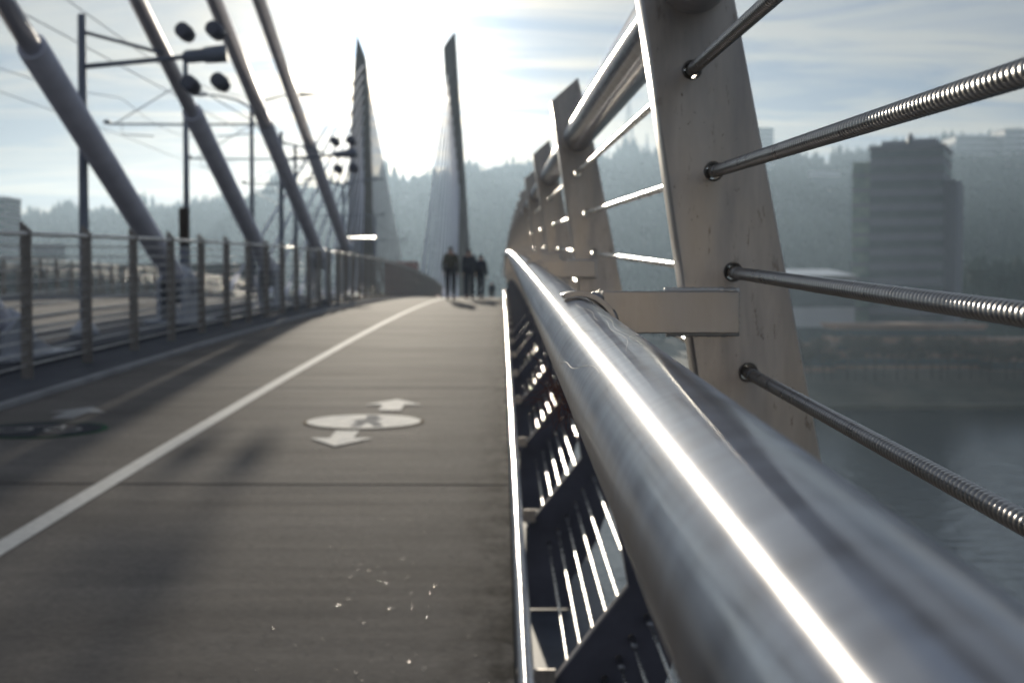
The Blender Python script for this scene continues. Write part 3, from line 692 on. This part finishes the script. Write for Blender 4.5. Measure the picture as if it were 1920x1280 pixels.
def person(X, Y, hgt, rot, stride, jm, tm, label, arms=(.2,.2), pack=False, lean=0, cap=None):
    e = empty('person', P(X, Y, -1.298), label, 'person'); e.rotation_euler = (0,0,rot); s = hgt/1.75
    hipL, hipR = (-.09,0,.93), (.09,0,.93)
    kL, kR = (-.10, stride*.35+.03, .50), (.10, -stride*.15+.04, .50)
    aL, aR = (-.10, stride*.5, .09), (.10, -stride*.55, .11)
    tL_, tR_ = (-.11, stride*.5+.17, .035), (.11, -stride*.55+.16, .03)
    ly = lean
    V = [(0,0,.96),(0,.01+ly*.3,1.15),(0,ly*.8,1.38),(0,ly,1.50),(0,ly+.02,1.58),(0,ly+.02,1.66),hipL,kL,aL,tL_,hipR,kR,aR,tR_]
    E = [(0,1),(1,2),(2,3),(3,4),(4,5),(0,6),(6,7),(7,8),(8,9),(0,10),(10,11),(11,12),(12,13)]
    Rr = [(.13,.10),(.12,.09),(.15,.10),.055,(.075,.09),(.07,.085),.085,.06,.04,(.04,.03),.085,.06,.04,(.04,.03)]
    arm_pts = []
    for sd, sw in ((-1,arms[0]),(1,arms[1])):
        i0 = len(V); sh = (sd*.165, ly*.9, 1.40); el_ = (sd*.215, ly+sw*.25-.04, 1.13); wr = (sd*.21, ly+sw*.9+.02, .89); pm = (sd*.21, ly+sw*1.0+.04, .82)
        V += [sh, el_, wr, pm]; E += [(2,i0),(i0,i0+1),(i0+1,i0+2),(i0+2,i0+3)]; Rr += [.055,.042,.028,(.02,.035)]; arm_pts.append((sh, el_, wr))
        for k, (fy, fl) in enumerate(((-.027,.065),(-.009,.078),(.009,.072),(.026,.055))):
            j0 = len(V); V += [(pm[0], pm[1]+fy, pm[2]-.03), (pm[0]-sd*.006, pm[1]+fy+.004, pm[2]-.03-fl*.55), (pm[0]-sd*.022, pm[1]+fy+.006, pm[2]-.03-fl)]
            E += [(i0+3,j0),(j0,j0+1),(j0+1,j0+2)]; Rr += [.009,.0085,.007]
        j0 = len(V); V += [(pm[0]-sd*.01, pm[1]+.04, pm[2]+.0), (pm[0]-sd*.02, pm[1]+.055, pm[2]-.035)]; E += [(i0+3,j0),(j0,j0+1)]; Rr += [.010,.008]
    add_me(skin_mesh(V, E, Rr), 'body', M['skin'], e, s)
    # face: nose and ears grown as small additions to the head cap
    Vj = [(0,0,.84),(0,.01+ly*.3,1.12),(0,ly*.8,1.37),(0,ly,1.46)]; Ej = [(0,1),(1,2),(2,3)]; Rj = [(.19,.15),(.165,.13),(.165,.12),(.08,.075)]
    for (sh, el_, wr) in arm_pts:
        i0 = len(Vj); Vj += [sh, el_, wr]; Ej += [(2,i0),(i0,i0+1),(i0+1,i0+2)]; Rj += [.075,.058,.045]
    add_me(skin_mesh(Vj, Ej, Rj), 'jacket', jm, e, s)
    Vt = [(0,0,.95),hipL,kL,(aL[0],aL[1],aL[2]+.02),hipR,kR,(aR[0],aR[1],aR[2]+.02)]; Et = [(0,1),(1,2),(2,3),(0,4),(4,5),(5,6)]; Rt = [(.15,.12),.10,.075,.06,.10,.075,.06]
    add_me(skin_mesh(Vt, Et, Rt), 'trousers', tm, e, s)
    for a_, t_ in ((aL,tL_),(aR,tR_)):
        add_me(skin_mesh([(a_[0],a_[1]-.05,.05),(a_[0],a_[1]+.03,.055),t_], [(0,1),(1,2)], [(.045,.045),(.05,.05),(.045,.03)]), 'shoe', M['shoe'], e, s)
    add_me(skin_mesh([(0,ly-.03,1.565),(0,ly-.01,1.68)], [(0,1)], [(.085,.09),(.083,.088)]), 'hair' if cap is None else 'cap', M['hair'] if cap is None else cap, e, s)
    if pack: add_me(skin_mesh([(0,ly-.20,1.00),(0,ly-.21,1.25),(0,ly-.17,1.40)], [(0,1),(1,2)], [(.16,.10),(.17,.12),(.12,.07)]), 'backpack', M['navy'], e, s)
    return e
def px_x(px, Y): return (px-942)/F*Y
person(px_x(845,45), 45, 1.78, 0, .28, M['olive'], M['trouser'], 'person in an olive jacket and dark trousers walking away, leftmost of the walkers', (-.12,.22), cap=M['olive'])
person(px_x(880,48), 48, 1.78, 0, -.22, M['navy'], M['navy'], 'person in dark navy clothes walking away, between the other two walkers', (.15,-.1))
person(px_x(901,49.5), 49.5, 1.60, R(-15), .24, M['navy'], M['navy'], 'shorter person in black with a backpack walking beside the navy-clad walker', (.1,.1), pack=True, lean=.05)
person(px_x(922,103), 103, 1.72, 0, .2, M['navy'], M['trouser'], 'distant dark person showing only head and shoulders over the crest of the walkway', (.1,.1))

# ------------------------------------------------------------------ river, banks, hills
struct(MB().add([(-6000,-6000,0),(6000,-6000,0),(6000,420,0),(-6000,420,0)], [(0,1,2,3)]).build('water', M['water']))
RIDGE = [(-2500,430),(-600,430),(0,412),(150,400),(290,392),(400,378),(500,360),(650,345),(760,336),(840,330),(960,312),(1060,300),(1160,292),(1250,285),(1350,285),(1450,290),(1550,296),(1640,282),(1760,268),(1860,258),(1960,250),(2300,235),(3200,220),(5000,240)]
def ridge_y(px):
    for (a, ya), (c, yc) in zip(RIDGE[:-1], RIDGE[1:]):
        if a <= px <= c: return ya + (yc-ya)*(px-a)/(c-a)
    return 420
DR = 1500
def hill_z(px, t):      # t: 0 at the foot (650 m), 1 at the ridge (1500 m)
    zr = 27 + (540-ridge_y(px)-4)/F*DR - 8
    prof = (t**1.15 if t < 1 else 1 - .25*(t-1)**1.2)
    nz_ = noise.noise(Vector((px*.004, t*3, 0)))*12 + noise.noise(Vector((px*.012, t*7, 3)))*6
    return 10 + (zr-10)*prof + nz_*min(1, t*2)*min(1, abs(1-t)*4 + .25)
def hpos(px, t):
    d = 650 + t*(DR-650); return Vector(((px-942)/F*d, d, hill_z(px, t)))
vs_, fs_ = [], []; pxs = list(range(-2400, 5000, 37)); ts = [i/14 for i in range(22)]
for t in ts:
    for px in pxs: vs_.append(hpos(px, t))
n = len(pxs)
for i in range(len(ts)-1):
    for k in range(n-1): fs_.append((i*n+k, i*n+k+1, (i+1)*n+k+1, (i+1)*n+k))
struct(MB().add(vs_, fs_).build('hills', M['hill'], smooth=True))
# flat ground between the river and the hills
g = MB(); vs_ = []; xs_ = list(range(-3000, 3601, 60)); rows = ((318,-1),(326,3.0),(345,7),(500,8),(900,9),(7500,-4))
for y, z in rows:
    for x in xs_: vs_.append((x*(1 if y < 1000 else 3), y + noise.noise(Vector((x*.01,y,0)))*6*(y < 400), z))
n = len(xs_)
g.add(vs_, [(i*n+k, i*n+k+1, (i+1)*n+k+1, (i+1)*n+k) for i in range(len(rows)-1) for k in range(n-1)])
struct(g.build('ground', M['bank']))
# far-off conifer wood
def conifer(b, p, h, r, rnd):
    vs_ = []; fs_ = []; seg = 6; tiers = 3
    for k in range(tiers):
        z0 = h*(.12+.27*k); z1 = min(h, z0 + h*.46); rr = r*(1-.27*k); o = len(vs_)
        for s_ in range(seg):
            a = 2*math.pi*(s_+rnd.random()*.5)/seg; q = rr*rnd.uniform(.7,1.1); vs_.append((p.x+q*math.cos(a), p.y+q*math.sin(a), p.z+z0))
        vs_.append((p.x, p.y, p.z+z1)); fs_ += [(o+s_, o+(s_+1)%seg, o+seg) for s_ in range(seg)]
    b.add(vs_, fs_)
def roundtree(b, p, h, r, rnd):
    for _ in range(5):
        c = p + Vector((rnd.gauss(0,r*.4), rnd.gauss(0,r*.4), h*rnd.uniform(.4,.85))); q = r*rnd.uniform(.4,.7); vs_ = []
        for d in ((1,0,0),(-1,0,0),(0,1,0),(0,-1,0),(0,0,1),(0,0,-1)): vs_.append(c + Vector(d)*q*rnd.uniform(.7,1.2))
        b.add(vs_, [(0,2,4),(2,1,4),(1,3,4),(3,0,4),(2,0,5),(1,2,5),(3,1,5),(0,3,5)])
rnd = random.Random(5); fb = MB()
for i in range(9000):
    px = rnd.uniform(-200, 2200); t = rnd.uniform(.03, 1.0)**.8
    p = hpos(px, t); h = rnd.uniform(9,20)
    if rnd.random() < .5: conifer(fb, p, h, h*.22, rnd)
    else: roundtree(fb, p, h*.8, h*.35, rnd)
for i in range(900):
    px = rnd.uniform(-200, 2200); p = hpos(px, rnd.uniform(.97,1.05)); clus = noise.noise(Vector((px*.02, 9, 0)))
    h = 7 + 22*max(0, clus+.3) + rnd.uniform(0,9); conifer(fb, p, h, h*rnd.uniform(.13,.22), rnd)
tag(fb.build('forest', M['forest']), 'hazy conifer wood covering the hills and edging the skyline', 'wood', None, 'stuff')
fb = MB()
for i in range(1500):
    px = rnd.uniform(1800, 2500); y = rnd.uniform(470, 640); h = rnd.uniform(16,27)
    p = Vector(((px-942)/F*y, y, 8)); 
    (conifer if rnd.random() < .4 else roundtree)(fb, p, h*1.15, h*.3, rnd)
for i in range(500):
    px = rnd.uniform(-300, 1600); y = rnd.uniform(480, 640); h = rnd.uniform(8,15)
    p = Vector(((px-942)/F*y, y, 8)); roundtree(fb, p, h, h*.45, rnd)
tag(fb.build('woodland', M['forest']), 'dark nearer tree mass at the foot of the hills', 'wood', None, 'stuff')

# ------------------------------------------------------------------ far buildings
def building(name, label, px0, px1, pyt, Y, depth, wall, glass, storeys, base=8, rot=0, group=None, roof=True, bays=0):
    x0, x1 = (px0-942)/F*Y, (px1-942)/F*Y; zt = H+(540-pyt)/F*Y; cx_, w_ = (x0+x1)/2, (x1-x0)
    e = empty(name, (cx_, Y+depth/2, base), label, 'building', group); hh = zt-base
    def pt(b, nm, m_, bev=0):
        o = b.build(nm, m_, None, bevel=bev); o.parent = e; return o
    pt(MB().box((-w_/2,-depth/2,-2),(w_/2,depth/2,hh)), 'wall', wall)
    st = hh/storeys
    for k in range(storeys):
        z0 = k*st + st*.30; z1 = k*st + st*.80; b = MB()
        b.box((-w_/2-.06,-depth/2-.06,z0),(w_/2+.06,depth/2+.06,z1)); wb = pt(b, 'window', glass)
    if roof: pt(MB().box((-w_/2-.4,-depth/2-.4,hh+.003),(w_/2+.4,depth/2+.4,hh+.7)), 'roof', wall)
    e.rotation_euler = (0,0,rot)
    return e, w_, hh
e, w_, hh = building('office_tower', 'dark grey office tower with banded storeys and rooftop plant, right of the big steel post', 1666, 1800, 276, 400, 26, M['bwall'], M['bglass'], 14, rot=R(-22))
for (a, b_, zt) in ((.12,.45,3.4),(.55,.88,4.2)):
    o = MB().box((-w_/2+a*w_,-8,hh+.7),(-w_/2+b_*w_,6,hh+.7+zt*.5)).build('roof_plant', M['bwall'], None); o.parent = e
o = MB().tube([(0,-4,hh+.7),(0,-4,hh+3.5),(0,-4,hh+5)], [1.2,1.0,.2], 8).build('roof_vent', M['lamp'], None); o.parent = e
o = MB().box((-w_/2-5.2,-11,-2),(-w_/2-.01,8,hh-3.6)).build('stair_wing', M['bglass_green'], None); o.parent = e
for k in range(13):
    b = MB().box((-w_/2-5.35,-11.15,k*(hh-3.6)/13),(-w_/2-.02,8.1,k*(hh-3.6)/13+.9)).build('floor_slab', M['bwall'], None); b.parent = e
o = MB().box((w_/2+.07,-8,-2),(w_/2+3.2,16,hh-9)).build('rear_wing', M['bwall'], None); o.parent = e
building('apartment_tower', 'tall pale tower block standing on the hill skyline right of the big post', 1410, 1449, 240, 1380, 24, M['bwall_pale'], M['bglass'], 14, base=120, roof=False)
building('hospital_block', 'long hazy block on the hilltop at the right edge of the picture', 1790, 1880, 256, 1350, 40, M['bwall_pale'], M['bglass'], 7, base=130)
building('hospital_block', 'taller hazy hilltop block cut off by the right edge of the picture', 1882, 1990, 243, 1330, 40, M['bwall_pale'], M['bglass'], 8, base=130)
building('tower_block', 'hazy tower block at the far left edge of the picture above the fence', -14, 15, 372, 620, 20, M['bwall'], M['bglass'], 16)
building('plant_house', 'small pale-roofed block standing over the viaduct at the left', 66, 110, 462, 440, 8, M['bwall'], M['bglass'], 3, base=8)
building('warehouse', 'low warehouse with a bright white roof left of the dark office tower', 1478, 1604, 522, 380, 30, M['bwall_pale'], M['bglass'], 2)
x0, x1 = (1470-942)/F*380, (1606-942)/F*380; zt = H+(540-522)/F*380
o = MB().add([(x0,378,zt+.9),(x1,378,zt+.9),(x1,412,zt+3),(x0,412,zt+3),(x0,378,zt+.75),(x1,378,zt+.75),(x1,412,zt+.75),(x0,412,zt+.75)], [(0,1,2,3),(4,7,6,5),(0,4,5,1),(1,5,6,2),(2,6,7,3),(3,7,4,0)]).build('roof', M['roof_white'], None)
wh = [q for q in bpy.data.objects if q.name.startswith('warehouse')][0]; o.parent = wh; o.matrix_parent_inverse = parent_inv(wh)
building('office_block', 'broad brown waterfront block below the dark office tower', 1570, 1850, 612, 352, 16, M['bwall_brown'], M['bglass'], 3, base=7)
building('boat_house', 'low brown shed on the riverbank right of the steel post', 1490, 1568, 652, 345, 12, M['bwall_brown'], M['bglass'], 1, base=6)
building('boat_house', 'low dark shed on the riverbank at the right edge of the picture', 1858, 2010, 640, 345, 12, M['bwall_brown'], M['bglass'], 2, base=6)
rnd = random.Random(21)
k = 0
for (a, b_, t, lab) in ((1110,1150,515,'small pale house low on the wooded slope, left of the big post'),(1180,1240,500,'wide hazy building low behind the first steel post'),
        (955,985,500,'hazy block just behind the curving steel posts'),(1520,1575,322,'white house high on the hillside right of the big post'),(1545,1590,375,'second white house halfway up the hillside'),
        (560,600,520,'hazy low block between the stay tubes'),(300,350,500,'hazy low block behind the second mast'),(1120,1160,470,'flat-roofed house halfway up the slope left of the big post')):
    building('house', lab, a, b_, t, 820 if t > 400 else 1250, 14, M['bwall_pale'], M['bglass'], 2, base=10 if t > 400 else 60+(380-t)*.5)
# dock and lit railing line along the water
o = MB().box((55,312,.4),(330,317,1.4)).build('dock', M['bank'], None); tag(o, 'long brown floating dock along the far bank', 'dock')
# mast on the skyline
def lattice(px, pt_, pb, Y, w_, label):
    t, bt = at(px, pt_, Y), at(px, pb, Y); e = empty('radio_mast', (bt.x, Y, bt.z), label, 'radio mast'); b = MB(); c = []
    for (sx, sy) in ((-1,-1),(1,-1),(1,1),(-1,1)): 
        b.tube([bt+Vector((sx*w_,sy*w_,0)), bt+(t-bt)*.55+Vector((sx*w_*.35,sy*w_*.35,0)), t], [.45,.35,.3], 4)
    n = 12
    for k in range(n):
        f0, f1 = k/n, (k+1)/n; w0, w1 = w_*(1-f0)+.2, w_*(1-f1)+.2; p0, p1 = bt+(t-bt)*f0, bt+(t-bt)*f1
        for s_ in (-1,1): b.tube([p0+Vector((-s_*w0,-w0,0)), p1+Vector((s_*w1,-w1,0))], .3, 4)
        b.tube([p1+Vector((-w1,-w1,0)), p1+Vector((w1,-w1,0))], .3, 4)
    b.build('lattice', M['pole'], e)
lattice(1178, 165, 300, 1520, 7, 'tall lattice radio mast on the skyline between the posts and the big post')
lattice(1212, 250, 300, 1520, 3, 'short lattice radio mast right beside the tall one')

# viaduct beyond the fence at left
YV = 235
e = empty('viaduct', ((200-942)/F*YV, YV, 8), 'long dark road viaduct on square piers seen level behind the left fence', 'viaduct')
x0, x1 = (-900-942)/F*YV, (505-942)/F*YV; z1 = H+(540-494)/F*YV; z0 = H+(540-541)/F*YV
MB().box((x0,YV,z0),(x1,YV+14,z1-.8)).build('viaduct_deck', M['viaduct'], e)
MB().box((x0,YV-.5,z1-.8),(x1,YV+14.5,z1)).build('parapet', M['viaduct'], e)
for px in list(range(-860, 500, 62)):
    xa = (px-942)/F*YV; MB().box((xa,YV+2,-2),(xa+3.2,YV+12,z0-.01)).build('viaduct_pier', M['bwall_pale'], e)
# bare trees along the bank
def bare_tree(x, y, h, label, group):
    e = empty('tree', (x, y, 5.5), label, 'tree', group); b = MB(); rr = random.Random(int(x*13+y)); tips = []
    def br(p, d, l_, r, lev, bb):
        q = p + d*l_; bb.tube([p, q], [r, r*.6], 5)
        if lev == 0: tips.append(q); return
        for _ in range(4):
            nd = (d + Vector((rr.gauss(0,.45), rr.gauss(0,.45), rr.gauss(.1,.25)))).normalized(); br(q, nd, l_*.66, r*.55, lev-1, bb)
    br(Vector((0,0,0)), Vector((0,0,1)), h*.32, h*.025, 3, b); o = b.build('trunk', M['bark'], None); o.parent = e
    c = MB()
    for q in tips:
        for _ in range(9):
            p = q + Vector((rr.gauss(0,h*.05), rr.gauss(0,h*.05), rr.gauss(0,h*.05))); u = Vector((rr.gauss(0,1),rr.gauss(0,1),rr.gauss(0,1))).normalized()*h*.028; v = u.orthogonal().normalized()*h*.02
            c.add([p-u, p+v, p+u, p-v], [(0,1,2,3)])
    o = c.build('crown', M['twigs'], None); o.parent = e
labs = ['bare brown riverbank tree among a row below the office tower']
for i in range(26):
    px = 1465 + i*20 + rnd.uniform(-6,6); y = rnd.uniform(328,338)
    bare_tree((px-942)/F*y, y, rnd.uniform(8,13), labs[0], 'bare trees along the far riverbank')

# ------------------------------------------------------------------ air
hz = MB().box((-3200,-420,-3),(3700,2600,215)).build('haze', bpy.data.materials.new('haze_air'), None)
hm = hz.data.materials[0]; hm.use_nodes = True; t = hm.node_tree
t.nodes.remove(t.nodes['Principled BSDF']); pv = t.nodes.new('ShaderNodeVolumePrincipled')
pv.inputs['Color'].default_value = (.60,.79,1.0,1); pv.inputs['Density'].default_value = .00019; pv.inputs['Anisotropy'].default_value = .62
t.links.new(pv.outputs[0], t.nodes['Material Output'].inputs['Volume'])
hz['kind'] = 'stuff'; hz['label'] = 'thin pale blue haze filling the air over the river'; hz['category'] = 'haze'
